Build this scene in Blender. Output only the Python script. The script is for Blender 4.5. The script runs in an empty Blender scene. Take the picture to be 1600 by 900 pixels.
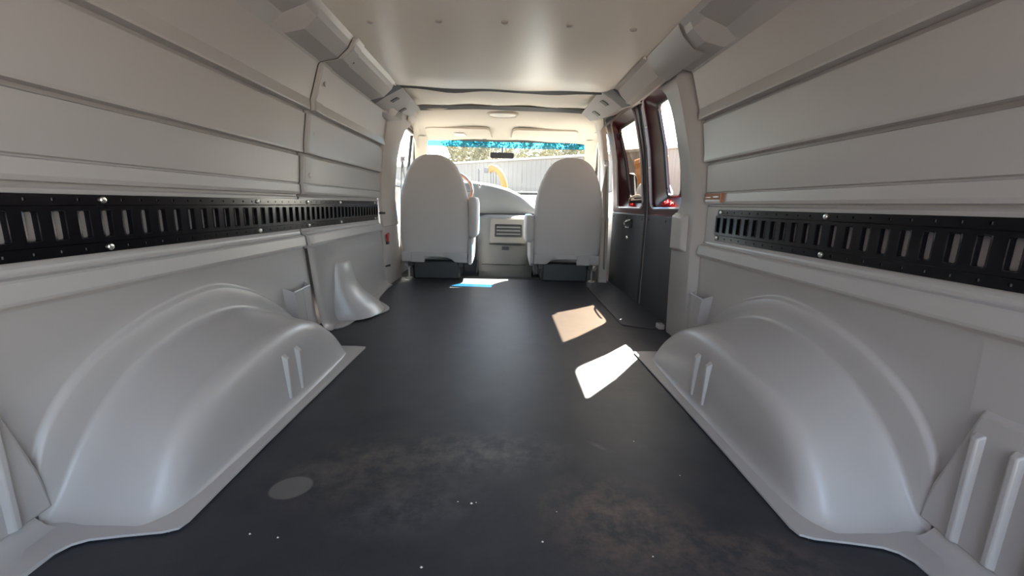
import bpy, bmesh, math, random
from mathutils import Vector, Matrix

random.seed(7)
SC = bpy.context.scene
COL = SC.collection
PI = math.pi

# ------------------------------------------------------------------ camera
cam_d = bpy.data.cameras.new('camera')
cam = bpy.data.objects.new('camera', cam_d)
COL.objects.link(cam)
F_PX, VPX, VPY, ROLL = 650.0, 791.0, 319.0, math.radians(1.2)
d_ = Vector(((VPX - 800) / F_PX, -(VPY - 450) / F_PX, 1.0)).normalized()
u_ = Vector((math.sin(ROLL), math.cos(ROLL), 0)); u_ = (u_ - d_ * u_.dot(d_)).normalized()
r_ = u_.cross(d_)
if r_.x < 0:
    r_ = -r_
cx, cy, cz = Vector((r_.x, d_.x, u_.x)), Vector((r_.y, d_.y, u_.y)), -Vector((r_.z, d_.z, u_.z))
cam.matrix_world = Matrix(((cx.x, cy.x, cz.x, 0.012), (cx.y, cy.y, cz.y, 0.0), (cx.z, cy.z, cz.z, 0.64), (0, 0, 0, 1)))
cam_d.sensor_width = 36.0
cam_d.lens = F_PX * 36.0 / 1600.0
cam_d.clip_start = 0.02
cam_d.clip_end = 400
SC.camera = cam

# ------------------------------------------------------------------ light
SUN = Vector((0.49, 0.84, 1.0)).normalized()
world = bpy.data.worlds.new('sky'); SC.world = world
world.use_nodes = True
wn = world.node_tree
sky = wn.nodes.new('ShaderNodeTexSky')
sky.sky_type = 'NISHITA'
sky.sun_disc = False
sky.sun_elevation = math.asin(SUN.z)
sky.sun_rotation = math.atan2(SUN.x, SUN.y)
sky.dust_density = 2.5
sky.air_density = 1.2
sky.ozone_density = 1.0
bg = wn.nodes['Background']
bg.inputs['Strength'].default_value = 0.085
hs = wn.nodes.new('ShaderNodeHueSaturation'); hs.inputs['Saturation'].default_value = 0.85
wn.links.new(sky.outputs[0], hs.inputs['Color']); wn.links.new(hs.outputs[0], bg.inputs['Color'])
sun_d = bpy.data.lights.new('sun', 'SUN')
sun_d.energy = 6.5
sun_d.angle = 0.0093
sun_d.color = (1.0, 0.93, 0.82)
sun = bpy.data.objects.new('sun', sun_d)
COL.objects.link(sun)
sun.location = (10, 17, 20)
sun.rotation_euler = (-SUN).to_track_quat('-Z', 'Y').to_euler()

vs = SC.view_settings
vs.view_transform = 'Standard'
vs.look = 'None'
vs.gamma = 1.0
vs.use_curve_mapping = False
vs.exposure = 4.05
SC.cycles.max_bounces = 12
SC.cycles.diffuse_bounces = 8
SC.cycles.glossy_bounces = 5
SC.cycles.transparent_max_bounces = 16

# ------------------------------------------------------------------ materials
def mat(name, col, rough=0.5, metal=0.0, spec=0.5, bump=None, vary=None, coat=0.0):
    m = bpy.data.materials.new(name); m.use_nodes = True
    nt = m.node_tree; b = nt.nodes['Principled BSDF']
    b.inputs['Base Color'].default_value = (*col, 1)
    b.inputs['Roughness'].default_value = rough
    b.inputs['Metallic'].default_value = metal
    b.inputs['Specular IOR Level'].default_value = spec
    b.inputs['Coat Weight'].default_value = coat
    if bump or vary:
        tc = nt.nodes.new('ShaderNodeTexCoord')
    if bump:
        n = nt.nodes.new('ShaderNodeTexNoise'); n.inputs['Scale'].default_value = bump[0]
        n.inputs['Detail'].default_value = 3
        bp = nt.nodes.new('ShaderNodeBump'); bp.inputs['Strength'].default_value = bump[1]
        bp.inputs['Distance'].default_value = bump[2] if len(bump) > 2 else 0.002
        nt.links.new(tc.outputs['Object'], n.inputs['Vector'])
        nt.links.new(n.outputs['Fac'], bp.inputs['Height'])
        nt.links.new(bp.outputs['Normal'], b.inputs['Normal'])
    if vary:
        n2 = nt.nodes.new('ShaderNodeTexNoise'); n2.inputs['Scale'].default_value = vary[0]
        n2.inputs['Detail'].default_value = 5
        r = nt.nodes.new('ShaderNodeValToRGB')
        k = vary[1]
        r.color_ramp.elements[0].position = 0.3; r.color_ramp.elements[1].position = 0.7
        r.color_ramp.elements[0].color = (*[c * (1 - k) for c in col], 1)
        r.color_ramp.elements[1].color = (*[min(1, c * (1 + k)) for c in col], 1)
        nt.links.new(tc.outputs['Object'], n2.inputs['Vector'])
        nt.links.new(n2.outputs['Fac'], r.inputs['Fac'])
        nt.links.new(r.outputs['Color'], b.inputs['Base Color'])
    return m

def glass(name, tint, gloss=0.06):
    m = bpy.data.materials.new(name); m.use_nodes = True
    nt = m.node_tree; nt.nodes.clear()
    o = nt.nodes.new('ShaderNodeOutputMaterial')
    t = nt.nodes.new('ShaderNodeBsdfTransparent'); t.inputs['Color'].default_value = (*tint, 1)
    g = nt.nodes.new('ShaderNodeBsdfGlossy'); g.inputs['Roughness'].default_value = 0.02
    x = nt.nodes.new('ShaderNodeMixShader')
    lw = nt.nodes.new('ShaderNodeLayerWeight')
    pw = nt.nodes.new('ShaderNodeMath'); pw.operation = 'POWER'; pw.inputs[1].default_value = 5
    ma = nt.nodes.new('ShaderNodeMath'); ma.operation = 'MULTIPLY_ADD'; ma.inputs[1].default_value = 0.6; ma.inputs[2].default_value = 0.04
    nt.links.new(lw.outputs['Facing'], pw.inputs[0]); nt.links.new(pw.outputs[0], ma.inputs[0])
    nt.links.new(ma.outputs[0], x.inputs[0])
    nt.links.new(t.outputs[0], x.inputs[1]); nt.links.new(g.outputs[0], x.inputs[2])
    nt.links.new(x.outputs[0], o.inputs['Surface'])
    return m

def floor_material():
    m = mat('rubber_mat', (0.024, 0.026, 0.031), rough=0.46, spec=0.4, bump=(420, 0.25, 0.0015))
    nt = m.node_tree; b = nt.nodes['Principled BSDF']
    tc = nt.nodes.new('ShaderNodeTexCoord')
    n = nt.nodes.new('ShaderNodeTexNoise'); n.inputs['Scale'].default_value = 7; n.inputs['Detail'].default_value = 9
    n.inputs['Roughness'].default_value = 0.68
    nt.links.new(tc.outputs['Object'], n.inputs['Vector'])
    base = nt.nodes.new('ShaderNodeValToRGB')
    base.color_ramp.elements[0].position = 0.35; base.color_ramp.elements[0].color = (0.022, 0.025, 0.033, 1)
    base.color_ramp.elements[1].position = 0.75; base.color_ramp.elements[1].color = (0.040, 0.042, 0.050, 1)
    nt.links.new(n.outputs['Fac'], base.inputs['Fac'])
    cur = base.outputs['Color']
    def blob(c, s, rot, col, strength, hard, noisy=True):
        nonlocal cur
        mp = nt.nodes.new('ShaderNodeMapping'); mp.vector_type = 'TEXTURE'
        mp.inputs['Location'].default_value = (c[0], c[1], 0)
        mp.inputs['Rotation'].default_value = (0, 0, rot)
        mp.inputs['Scale'].default_value = (s[0], s[1], 100)
        nt.links.new(tc.outputs['Object'], mp.inputs['Vector'])
        ln = nt.nodes.new('ShaderNodeVectorMath'); ln.operation = 'LENGTH'
        nt.links.new(mp.outputs[0], ln.inputs[0])
        mr = nt.nodes.new('ShaderNodeMapRange'); mr.inputs['From Min'].default_value = 1.0
        mr.inputs['From Max'].default_value = hard; mr.inputs['To Min'].default_value = 0; mr.inputs['To Max'].default_value = strength
        nt.links.new(ln.outputs['Value'], mr.inputs['Value'])
        fac = mr.outputs[0]
        if noisy:
            n3 = nt.nodes.new('ShaderNodeTexNoise'); n3.inputs['Scale'].default_value = 16; n3.inputs['Detail'].default_value = 10
            n3.inputs['Roughness'].default_value = 0.75
            nt.links.new(tc.outputs['Object'], n3.inputs['Vector'])
            m3 = nt.nodes.new('ShaderNodeMapRange'); m3.inputs['From Min'].default_value = 0.42; m3.inputs['From Max'].default_value = 0.68
            nt.links.new(n3.outputs['Fac'], m3.inputs['Value'])
            mu = nt.nodes.new('ShaderNodeMath'); mu.operation = 'MULTIPLY'
            nt.links.new(fac, mu.inputs[0]); nt.links.new(m3.outputs[0], mu.inputs[1]); fac = mu.outputs[0]
        mx = nt.nodes.new('ShaderNodeMix'); mx.data_type = 'RGBA'
        nt.links.new(fac, mx.inputs['Factor']); nt.links.new(cur, mx.inputs['A'])
        mx.inputs['B'].default_value = (*col, 1)
        cur = mx.outputs['Result']
    blob((-0.30, 0.93), (0.30, 0.16), 0.35, (0.14, 0.12, 0.10), 0.9, 0.1)
    blob((-0.02, 0.98), (0.26, 0.13), 0.1, (0.14, 0.135, 0.13), 0.85, 0.1)
    blob((-0.18, 0.78), (0.20, 0.10), 0.3, (0.12, 0.12, 0.125), 0.8, 0.1)
    blob((0.27, 0.74), (0.22, 0.17), -0.4, (0.19, 0.135, 0.10), 0.95, 0.1)
    blob((0.50, 0.66), (0.2, 0.09), -0.2, (0.17, 0.13, 0.10), 0.85, 0.1)
    blob((0.28, 1.02), (0.05, 0.012), -0.7, (0.11, 0.11, 0.11), 0.7, 0.2)
    blob((0.55, 1.9), (0.5, 0.9), 0, (0.075, 0.07, 0.062), 0.45, 0.1)
    blob((-0.461, 0.84), (0.047, 0.040), 0.3, (0.14, 0.135, 0.13), 0.85, 0.9, False)
    nt.links.new(cur, b.inputs['Base Color'])
    return m

def fence_material():
    return mat('fence_paint', (0.235, 0.222, 0.205), 0.55, vary=(0.6, 0.06))

M = {}
M['liner'] = mat('grey_liner_plastic', (0.42, 0.405, 0.395), 0.34, spec=0.5, bump=(900, 0.10, 0.0006))
M['pillar'] = mat('grey_pillar_trim', (0.46, 0.42, 0.385), 0.5, spec=0.4, bump=(700, 0.1, 0.0006))
M['head'] = mat('headliner_panel', (0.88, 0.82, 0.71), 0.26, spec=0.7, bump=(600, 0.04, 0.0006))
M['cloth'] = mat('headliner_cloth', (0.50, 0.45, 0.375), 0.85, spec=0.2, bump=(900, 0.2, 0.001))
M['headbright'] = mat('headliner_brightened', (0.86, 0.79, 0.67), 0.5, spec=0.4)  # paler copy of the headliner, its colour makes up for weak light
M['endcap'] = mat('shaded_end_cap', (0.10, 0.105, 0.11), 0.5)
M['rimshine'] = mat('rim_highlight_grey', (0.45, 0.45, 0.47), 0.2)
M['seat'] = mat('seat_fabric', (0.54, 0.525, 0.525), 0.85, spec=0.2, bump=(700, 0.3, 0.001))
M['seatplastic'] = mat('seat_plastic', (0.42, 0.41, 0.405), 0.5)
M['dash'] = mat('dash_plastic', (0.14, 0.145, 0.142), 0.5, spec=0.4, bump=(500, 0.1, 0.0006))
M['dashlight'] = mat('console_plastic', (0.15, 0.14, 0.12), 0.5)
M['console'] = mat('engine_cover_plastic', (0.10, 0.098, 0.092), 0.55)
M['mirrorface'] = mat('dark_mirror_face', (0.012, 0.016, 0.018), 0.7, spec=0.1)
M['reflection'] = mat('red_reflection_colour', (0.55, 0.025, 0.03), 0.9, spec=0.1)  # red of the sill reflections, put in as colour
M['dark'] = mat('dark_plastic', (0.025, 0.027, 0.03), 0.45)
M['darktrim'] = mat('charcoal_door_trim', (0.032, 0.035, 0.042), 0.5, bump=(700, 0.15, 0.0006))
M['black'] = mat('black_gloss_paint', (0.005, 0.005, 0.007), 0.2, spec=0.35)
M['rubber'] = mat('black_rubber', (0.015, 0.015, 0.016), 0.6)
M['maroon'] = mat('maroon_paint', (0.052, 0.004, 0.009), 0.28, spec=0.45)
M['railgrey'] = mat('header_paint', (0.10, 0.105, 0.12), 0.35)
M['silver'] = mat('zinc_steel', (0.75, 0.74, 0.70), 0.3, metal=1.0)
M['chrome'] = mat('chrome', (0.85, 0.85, 0.85), 0.12, metal=1.0)
M['mat'] = floor_material()
M['carpet'] = mat('front_carpet', (0.05, 0.05, 0.048), 0.95, spec=0.1, bump=(300, 0.4, 0.003))
M['glass'] = glass('clear_glass', (0.90, 0.93, 0.91))
M['screen'] = glass('green_tinted_glass', (0.80, 0.82, 0.79))
M['glasstint'] = glass('bronze_glass', (0.25, 0.20, 0.155))
M['glassband'] = glass('blue_band_glass', (0.05, 0.42, 0.85))
M['leather'] = mat('tan_leather', (0.42, 0.17, 0.085), 0.5)
M['belt'] = mat('belt_webbing', (0.42, 0.40, 0.36), 0.8)
M['red'] = mat('red_plastic', (0.45, 0.03, 0.04), 0.4)
M['copper'] = mat('copper_brown_plate', (0.32, 0.12, 0.055), 0.4, metal=0.3)
M['cream'] = mat('cream_plastic', (0.7, 0.66, 0.56), 0.45)
M['lens'] = mat('dome_lens', (0.62, 0.58, 0.5), 0.35)
M['ground'] = mat('gravel', (0.20, 0.175, 0.155), 0.95, spec=0.1, bump=(25, 0.5, 0.02), vary=(3, 0.15))
M['fence'] = fence_material()
M['yellow'] = mat('excavator_yellow', (0.30, 0.16, 0.02), 0.45)
M['orange'] = mat('machine_orange', (0.50, 0.22, 0.05), 0.45)
M['white'] = mat('white_paint', (0.35, 0.345, 0.33), 0.4)
M['bark'] = mat('bark', (0.17, 0.145, 0.11), 0.9)
M['leaf'] = mat('dry_leaf', (0.25, 0.225, 0.13), 0.7, vary=(2.5, 0.35))
M['leafdark'] = mat('olive_leaf', (0.18, 0.175, 0.10), 0.7, vary=(2.5, 0.35))

# ------------------------------------------------------------------ helpers
def tag(o, label=None, cat=None, group=None, kind=None):
    if label: o['label'] = label
    if cat: o['category'] = cat
    if group: o['group'] = group
    if kind: o['kind'] = kind
    return o

def thing(name, label, cat, loc=(0, 0, 0), group=None):
    o = bpy.data.objects.new(name, None)
    o.empty_display_size = 0.05
    COL.objects.link(o); o.location = loc
    return tag(o, label, cat, group)

def root_loc(o):
    l = Vector((0, 0, 0))
    while o is not None:
        l += Vector(o.location); o = o.parent
    return l

class MB:
    """collects faces in world coordinates, links them as one mesh object"""
    def __init__(self):
        self.v = []; self.f = []
    def add(self, vs_, fs):
        n = len(self.v)
        self.v += [tuple(p) for p in vs_]
        self.f += [tuple(i + n for i in q) for q in fs]
        return self
    def box(self, x0, x1, y0, y1, z0, z1):
        return self.add([(x0, y0, z0), (x1, y0, z0), (x1, y1, z0), (x0, y1, z0), (x0, y0, z1), (x1, y0, z1), (x1, y1, z1), (x0, y1, z1)],
                        [(3, 2, 1, 0), (4, 5, 6, 7), (0, 1, 5, 4), (1, 2, 6, 5), (2, 3, 7, 6), (3, 0, 4, 7)])
    def grid(self, rows, closed=False, cap0=False, cap1=False):
        n = len(rows[0]); vs_ = [p for r in rows for p in r]; fs = []
        for i in range(len(rows) - 1):
            for j in range(n if closed else n - 1):
                k = (j + 1) % n
                fs.append((i * n + j, i * n + k, (i + 1) * n + k, (i + 1) * n + j))
        if cap0: fs.append(tuple(range(n - 1, -1, -1)))
        if cap1: fs.append(tuple((len(rows) - 1) * n + j for j in range(n)))
        return self.add(vs_, fs)
    def prism(self, poly, off):
        off = Vector(off); n = len(poly)
        a = [Vector(p) for p in poly]; b = [p + off for p in a]
        fs = [tuple(range(n)), tuple(range(2 * n - 1, n - 1, -1))]
        for i in range(n):
            j = (i + 1) % n
            fs.append((j, i, n + i, n + j))
        return self.add(a + b, fs)
    def tube(self, pts, r, n=8, closed=False, sx=1.0):
        pts = [Vector(p) for p in pts]; rows = []
        for i, p in enumerate(pts):
            if closed:
                t = pts[(i + 1) % len(pts)] - pts[i - 1]
            else:
                t = pts[min(i + 1, len(pts) - 1)] - pts[max(i - 1, 0)]
            t.normalize()
            a = Vector((0, 0, 1)) if abs(t.z) < 0.9 else Vector((1, 0, 0))
            u = t.cross(a).normalized(); w = t.cross(u)
            rr = r[i] if isinstance(r, (list, tuple)) else r
            rows.append([p + (u * math.cos(2 * PI * k / n) * sx + w * math.sin(2 * PI * k / n)) * rr for k in range(n)])
        if closed: rows.append(rows[0])
        return self.grid(rows, closed=True, cap0=not closed, cap1=not closed)
    def disc(self, c, ax, r, h, n=12, dome=0.0):
        c = Vector(c); ax = Vector(ax).normalized()
        a = Vector((0, 0, 1)) if abs(ax.z) < 0.9 else Vector((1, 0, 0))
        u = ax.cross(a).normalized(); w = ax.cross(u)
        rows = []
        for rr, hh in ((r, 0), (r, h * 0.6), (r * 0.8, h), (r * 0.3, h + dome)):
            rows.append([c + ax * hh + (u * math.cos(2 * PI * k / n) + w * math.sin(2 * PI * k / n)) * rr for k in range(n)])
        return self.grid(rows, closed=True, cap0=True, cap1=True)
    def build(self, name, m, parent=None, smooth=True, bevel=0.0, angle=35, sub=0, kind=None, solid=0.0):
        me = bpy.data.meshes.new(name)
        off = root_loc(parent)
        me.from_pydata([tuple(Vector(p) - off) for p in self.v], [], self.f)
        bm = bmesh.new(); bm.from_mesh(me)
        bmesh.ops.remove_doubles(bm, verts=bm.verts, dist=1e-6)
        bmesh.ops.recalc_face_normals(bm, faces=bm.faces)
        bm.to_mesh(me); bm.free()
        if smooth:
            me.shade_smooth()
            me.set_sharp_from_angle(angle=math.radians(angle))
        o = bpy.data.objects.new(name, me); COL.objects.link(o)
        if m is not None: me.materials.append(m)
        o.parent = parent
        if solid:
            md = o.modifiers.new('thick', 'SOLIDIFY'); md.thickness = solid; md.offset = 0
        if bevel:
            md = o.modifiers.new('bevel', 'BEVEL'); md.width = bevel; md.segments = 2; md.limit_method = 'ANGLE'
            md.angle_limit = math.radians(40)
        if sub:
            md = o.modifiers.new('sub', 'SUBSURF'); md.levels = sub; md.render_levels = sub
        if kind: o['kind'] = kind
        return o

def box(name, m, parent, x0, x1, y0, y1, z0, z1, bevel=0.004):
    return MB().box(x0, x1, y0, y1, z0, z1).build(name, m, parent, bevel=bevel)

def lerp(tab, z):
    if z <= tab[0][0]: return tab[0][1]
    for (a, va), (b, vb) in zip(tab, tab[1:]):
        if z <= b: return va + (vb - va) * (z - a) / (b - a)
    return tab[-1][1]

def resample(pts, n):
    d = [0.0]
    for a, b in zip(pts, pts[1:]):
        d.append(d[-1] + math.dist(a, b))
    out = []
    for k in range(n):
        t = d[-1] * k / (n - 1)
        i = 0
        while i < len(d) - 2 and d[i + 1] < t: i += 1
        s = (t - d[i]) / max(1e-9, d[i + 1] - d[i])
        out.append(tuple(a + (b - a) * s for a, b in zip(pts[i], pts[i + 1])))
    return out

def smooth_line(pts, it=2):
    for _ in range(it):
        q = [pts[0]]
        for a, b in zip(pts, pts[1:]):
            q.append(tuple(x * .75 + y * .25 for x, y in zip(a, b)))
            q.append(tuple(x * .25 + y * .75 for x, y in zip(a, b)))
        q.append(pts[-1]); pts = q
    return pts

def rrect(c, r, ns=6, na=5):
    """ring of points round a quad with rounded corners, constant count"""
    c = [Vector((p[0], p[1])) for p in c]; out = []
    rs = r if isinstance(r, (list, tuple)) else [r] * 4
    arcs = []
    for i in range(4):
        p, q, s = c[i - 1], c[i], c[(i + 1) % 4]
        a = q + (p - q).normalized() * rs[i]; b = q + (s - q).normalized() * rs[i]
        arcs.append([a * (1 - t) ** 2 + q * 2 * t * (1 - t) + b * t * t for t in [k / (na - 1) for k in range(na)]])
    for i in range(4):
        out += arcs[i]
        a, b = arcs[i][-1], arcs[(i + 1) % 4][0]
        out += [a.lerp(b, (k + 1) / (ns + 1)) for k in range(ns)]
    return [(p.x, p.y) for p in out]

# ------------------------------------------------------------------ body sections
XD = [(-0.3, .93), (.55, .93), (.72, .918), (1.0, .885), (1.2, .84), (1.3, .81), (1.4, .77)]
XW = [(0, .90), (.43, .885), (.65, .89), (.70, .882), (.81, .872), (.83, .86), (.986, .838), (1.007, .82), (1.06, .806), (1.19, .766)]
def Xd(z): return lerp(XD, z)
def Xw(z): return lerp(XW, z)
# liner cross section: (x, z) from the ceiling edge down to the ledge under the track
UPPER = [(.618, 1.289), (.632, 1.272), (.643, 1.250), (.688, 1.210), (.760, 1.194), (.768, 1.186), (.806, 1.065), (.811, 1.048),
         (.811, 1.013), (.8125, 1.007), (.844, 1.006), (.844, .996), (.834, .992), (.852, .872), (.8525, .842), (.854, .835), (.882, .834), (.882, .825), (.872, .821),
         (.8805, .711), (.887, .708), (.887, .705), (.8795, .702), (.878, .672), (.880, .662), (.897, .660), (.897, .653), (.8935, .648), (.8935, .500),
         (.892, .494), (.8895, .490), (.8895, .486), (.876, .483), (.872, .478), (.8665, .445), (.868, .438), (.884, .435), (.886, .425)]

def ground_and_outside_shell():
    g = MB().add([(-60, -40, -.66), (60, -40, -.66), (60, 90, -.66), (-60, 90, -.66)], [(0, 1, 2, 3)])
    tag(g.build('ground', M['ground']), kind='structure')

def shell_side(s, name, y1):
    """painted outer body skin of one cargo side"""
    prof = [(.985, -.25), (.99, .2), (.985, .6), (.965, .85), (.93, 1.08), (.88, 1.26), (.80, 1.36), (.62, 1.405)]
    rows = [[(s * x, y, z) for x, z in prof] for y in (-.56, y1)]
    o = MB().grid(rows).build(name, M['maroon'], solid=0.012)
    return tag(o, kind='structure')

ground_and_outside_shell()
# ---- floor
fl = MB(); fl.box(-.955, .93, -.56, 3.56, -.03, 0.0)
floor = tag(fl.build('floor', M['mat'], bevel=.002), kind='structure')
cp = MB(); cp.box(-.95, .93, 3.562, 4.85, -.06, -.012)
cp.build('front_carpet', M['carpet'], floor)
sp = MB(); sp.prism([(.672, 3.25, .0005), (.662, 2.20, .0005), (.80, 2.125, .0005), (.925, 2.125, .0005), (.925, 3.25, .0005)], (0, 0, .005))
sp.build('door_sill_mat', M['darktrim'], floor, bevel=.002)

# ---- ceiling
def ceil_z(x): return 1.289 + .020 * (1 - (x / .63) ** 2)
xs = [-.632 + 1.264 * k / 24 for k in range(25)]
rows = []
for t in [0, .2, .4, .6, .8, .93, .985, 1.0]:
    row = []
    for x in xs:
        yf = 2.565 + .11 * (1 - (x / .632) ** 2) + .012 * math.sin(x * 14)
        y = -.56 + (yf + .56) * t
        row.append((x, y, ceil_z(x) - (.006 if t > .93 and t < 1 else 0)))
    rows.append(row)
rows.append([(x, y, z + .03) for x, y, z in rows[-1]])
ceiling = tag(MB().grid(rows).build('ceiling', M['head'], angle=50), kind='structure')
roof = [(-.99, -.56), ]
rp = [(-.90, 1.30), (-.80, 1.365), (-.5, 1.42), (0, 1.44), (.5, 1.42), (.80, 1.365), (.90, 1.30)]
MB().grid([[(x, y, z) for x, z in rp] for y in (-.6, 1.0, 2.5, 3.4)] + [[(x, 4.19, z - .10 * (1 if abs(x) < .85 else .3)) for x, z in rp]]).build('roof_skin', M['maroon'], ceiling, solid=.012)
for x in (-.51, -.255, -.008, .237, .478):
    MB().disc((x, 1.725, ceil_z(x)), (0, 0, -1), .013, .005, 14, .001).build('plug', M['pillar'], ceiling)
for s in (-1, 1):
    MB().tube([(s * .632, -.55, 1.288), (s * .632, 2.56, 1.288)], .0055, 6).build('edge_bead', M['head'], ceiling)
# front headliner: two sections
def head_rows(stations, w, crown):
    rr = []
    for (y, z, wf) in stations:
        rr.append([(w * wf * (k / 16 - .5) * 2, y, z - crown * ((k / 16 - .5) * 2) ** 2 + .004 * math.cos(k * 1.3)) for k in range(17)])
    return rr
MB().grid(head_rows([(2.54, 1.312, 1), (2.66, 1.314, 1), (2.9, 1.326, 1.0), (3.22, 1.345, 1.0), (3.27, 1.346, 1.0), (3.275, 1.37, 1.0)], .66, .014)).build('front_headliner', M['headbright'], ceiling, angle=50)
gp = []
for x in xs:
    yf = 2.565 + .11 * (1 - (x / .632) ** 2) + .012 * math.sin(x * 14)
    gw = .035 + .05 * math.exp(-((x + .33) / .12) ** 2) + .05 * math.exp(-((x - .30) / .12) ** 2)
    gp.append([(x, yf - .02, ceil_z(x) + .002), (x, yf + gw, ceil_z(x) - .004), (x, yf + gw + .004, ceil_z(x) + .022)])
MB().grid(gp).build('gap_shade', M['rubber'], ceiling)  # dark strip drawn for the shade inside the gap
gp = []
for k in range(33):
    x = -.64 + 1.28 * k / 32
    gw = .022 + .012 * math.sin(x * 9) + .02 * math.exp(-((x + .02) / .2) ** 2)
    gp.append([(x, 3.235, 1.339 - .014 * (x / .66) ** 2), (x, 3.272 + gw, 1.3265 - .022 * (x / .70) ** 2), (x, 3.272 + gw, 1.35)])
MB().grid(gp).build('gap_shade', M['rubber'], ceiling)  # second dark strip, shade between the two headliner sections
hb = head_rows([(3.255, 1.355, .80), (3.285, 1.337, .81), (3.32, 1.332, .82), (3.45, 1.330, .84), (3.7, 1.322, .90), (3.88, 1.318, .95), (4.05, 1.296, .97), (4.17, 1.258, .97), (4.20, 1.245, .97)], .84, .03)
MB().grid(hb).build('windscreen_headliner', M['cloth'], ceiling, angle=60)
# side drops of the cab headliner, left and right
for s in (-1, 1):
    rr = []
    for (y, x, z) in ((3.19, .68, 1.29), (3.45, .70, 1.288), (3.7, .75, 1.29), (3.88, .79, 1.285), (4.05, .81, 1.262), (4.2, .815, 1.21)):
        rr.append([(s * (x - .02), y, z + .008), (s * x, y, z), (s * (x + .025), y, z - .03), (s * (x + .03), y, z - .075)])
    MB().grid(rr).build('headliner_edge', M['cloth'], ceiling, angle=60)

# ---- side walls
wall_left = shell_side(-1, 'wall_left', 3.15)
wall_right = shell_side(1, 'wall_right', 2.06)

def cove_recess(p, i, rec):
    x, z = p
    if not rec: return (x, z)
    if i in (2,): return (x + .012, z + .010)
    if i in (3,): return (x + .040, z + .022)
    if i in (4, 5): return (x + .006, z + .004)
    return (x, z)

def upper_liner(s, y0, y1, off, parent, boss=None):
    ys = [(y0, False)]
    if boss: ys = [(y0, True), (boss - .05, True), (boss + .015, False)]
    ys += [(y1 - .012, False), (y1, False)]
    rows = []
    for k, (y, rec) in enumerate(ys):
        o = off if not (k == len(ys) - 1) else off - .006
        rows.append([(s * (cove_recess(p, i, rec)[0] - o), y, cove_recess(p, i, rec)[1]) for i, p in enumerate(UPPER)])
    return MB().grid(rows).build('wall_liner_panel', M['liner'], parent, angle=9)

upper_liner(-1, -.55, 1.868, 0, wall_left, boss=1.56)
# front liner panel of the left side overlaps the rear one with a rolled lip
rows = []
for y, o, cut in ((1.872, -.004, 0), (1.870, .012, 0), (1.885, .014, 0), (1.90, .012, 0), (1.955, .011, 0), (1.965, .004, 0), (2.495, .004, 0), (2.50, .004, 1), (2.95, .004, 1), (3.01, .0, 1), (3.02, -.02, 1)):
    rows.append([(-(p[0] - (o if not .495 <= p[1] <= .657 else min(o, 0))), y, p[1]) if not (cut and i < 5) else (-(.766 - o - .0005 * i), y, 1.190 + .0005 * (5 - i)) for i, p in enumerate(UPPER)])
MB().grid(rows).build('wall_liner_panel', M['liner'], wall_left, angle=9)
upper_liner(1, -.55, 1.852, 0, wall_right, boss=1.56)
for (y, z) in ((1.93, 1.125), (1.93, .925), (1.93, .745)):
    MB().disc((-(Xw(z) - .012), y, z), (1, 0, 0), .012, .003, 12).build('plug', M['liner'], wall_left)
MB().disc((-.668, 1.98, 1.229), (.7, 0, -.7), .006, .004, 10).build('plug', M['dark'], wall_left)

# ---- lower liners with the wheel well cover
A0 = [(.715, .0), (.724, .09), (.752, .170), (.795, .225), (.86, .276), (.975, .325), (1.12, .358), (1.23, .368), (1.32, .364), (1.40, .340), (1.503, .300), (1.61, .235), (1.725, .150), (1.79, .08), (1.81, 0.0)]
A2 = [(.690, .004), (.722, .008), (.748, .030), (.788, .095), (.85, .168), (.962, .240), (1.10, .278), (1.21, .290), (1.32, .287), (1.40, .270), (1.48, .243), (1.585, .195), (1.69, .15), (1.74, .09), (1.77, 0.0)]
A3 = [(.692, .004), (.720, .009), (.742, .032), (.764, .072), (.80, .124), (.86, .168), (.975, .208), (1.10, .226), (1.22, .234), (1.34, .236), (1.43, .220), (1.52, .186), (1.62, .118), (1.68, .062), (1.715, 0.0)]
NA = 64
a0 = resample(smooth_line(A0), NA); a2 = resample(smooth_line(A2), NA); a3 = resample(smooth_line(A3), NA)
def mixl(a, b, t): return [(p[0] * (1 - t) + q[0] * t, p[1] * (1 - t) + q[1] * t) for p, q in zip(a, b)]
def sc(a, kz, ky=1.0, yc=1.22): return [(yc + (y - yc) * ky, z * kz) for y, z in a]
WELL = [(a0, .8985, 1.012, 1.03), (a0, .8965, 1.006, 1.015), (a0, .8925, 1.0, 1.002), (a0, .8865, .995, .992), (mixl(a0, a2, .12), .8835, 1, 1), (mixl(a0, a2, .5), .881, 1, 1), (mixl(a0, a2, .86), .878, 1, 1), (mixl(a0, a2, .95), .876, 1, 1),
        (a2, .869, 1, .992), (a2, .856, .995, .978), (a2, .836, .99, .968), (mixl(a2, a3, .35), .80, 1, 1.0), (mixl(a2, a3, .7), .745, 1, 1.0), (a3, .708, 1.0, 1.018),
        (a3, .690, 1.0, 1.0), (a3, .677, .985, .955), (a3, .668, .965, .89), (a3, .660, .95, .78), (a3, .655, .945, .55),
        (a3, .650, .945, .30), (a3, .646, .95, .12), (a3, .638, .96, .05), (a3, .628, .975, .022)]

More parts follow.
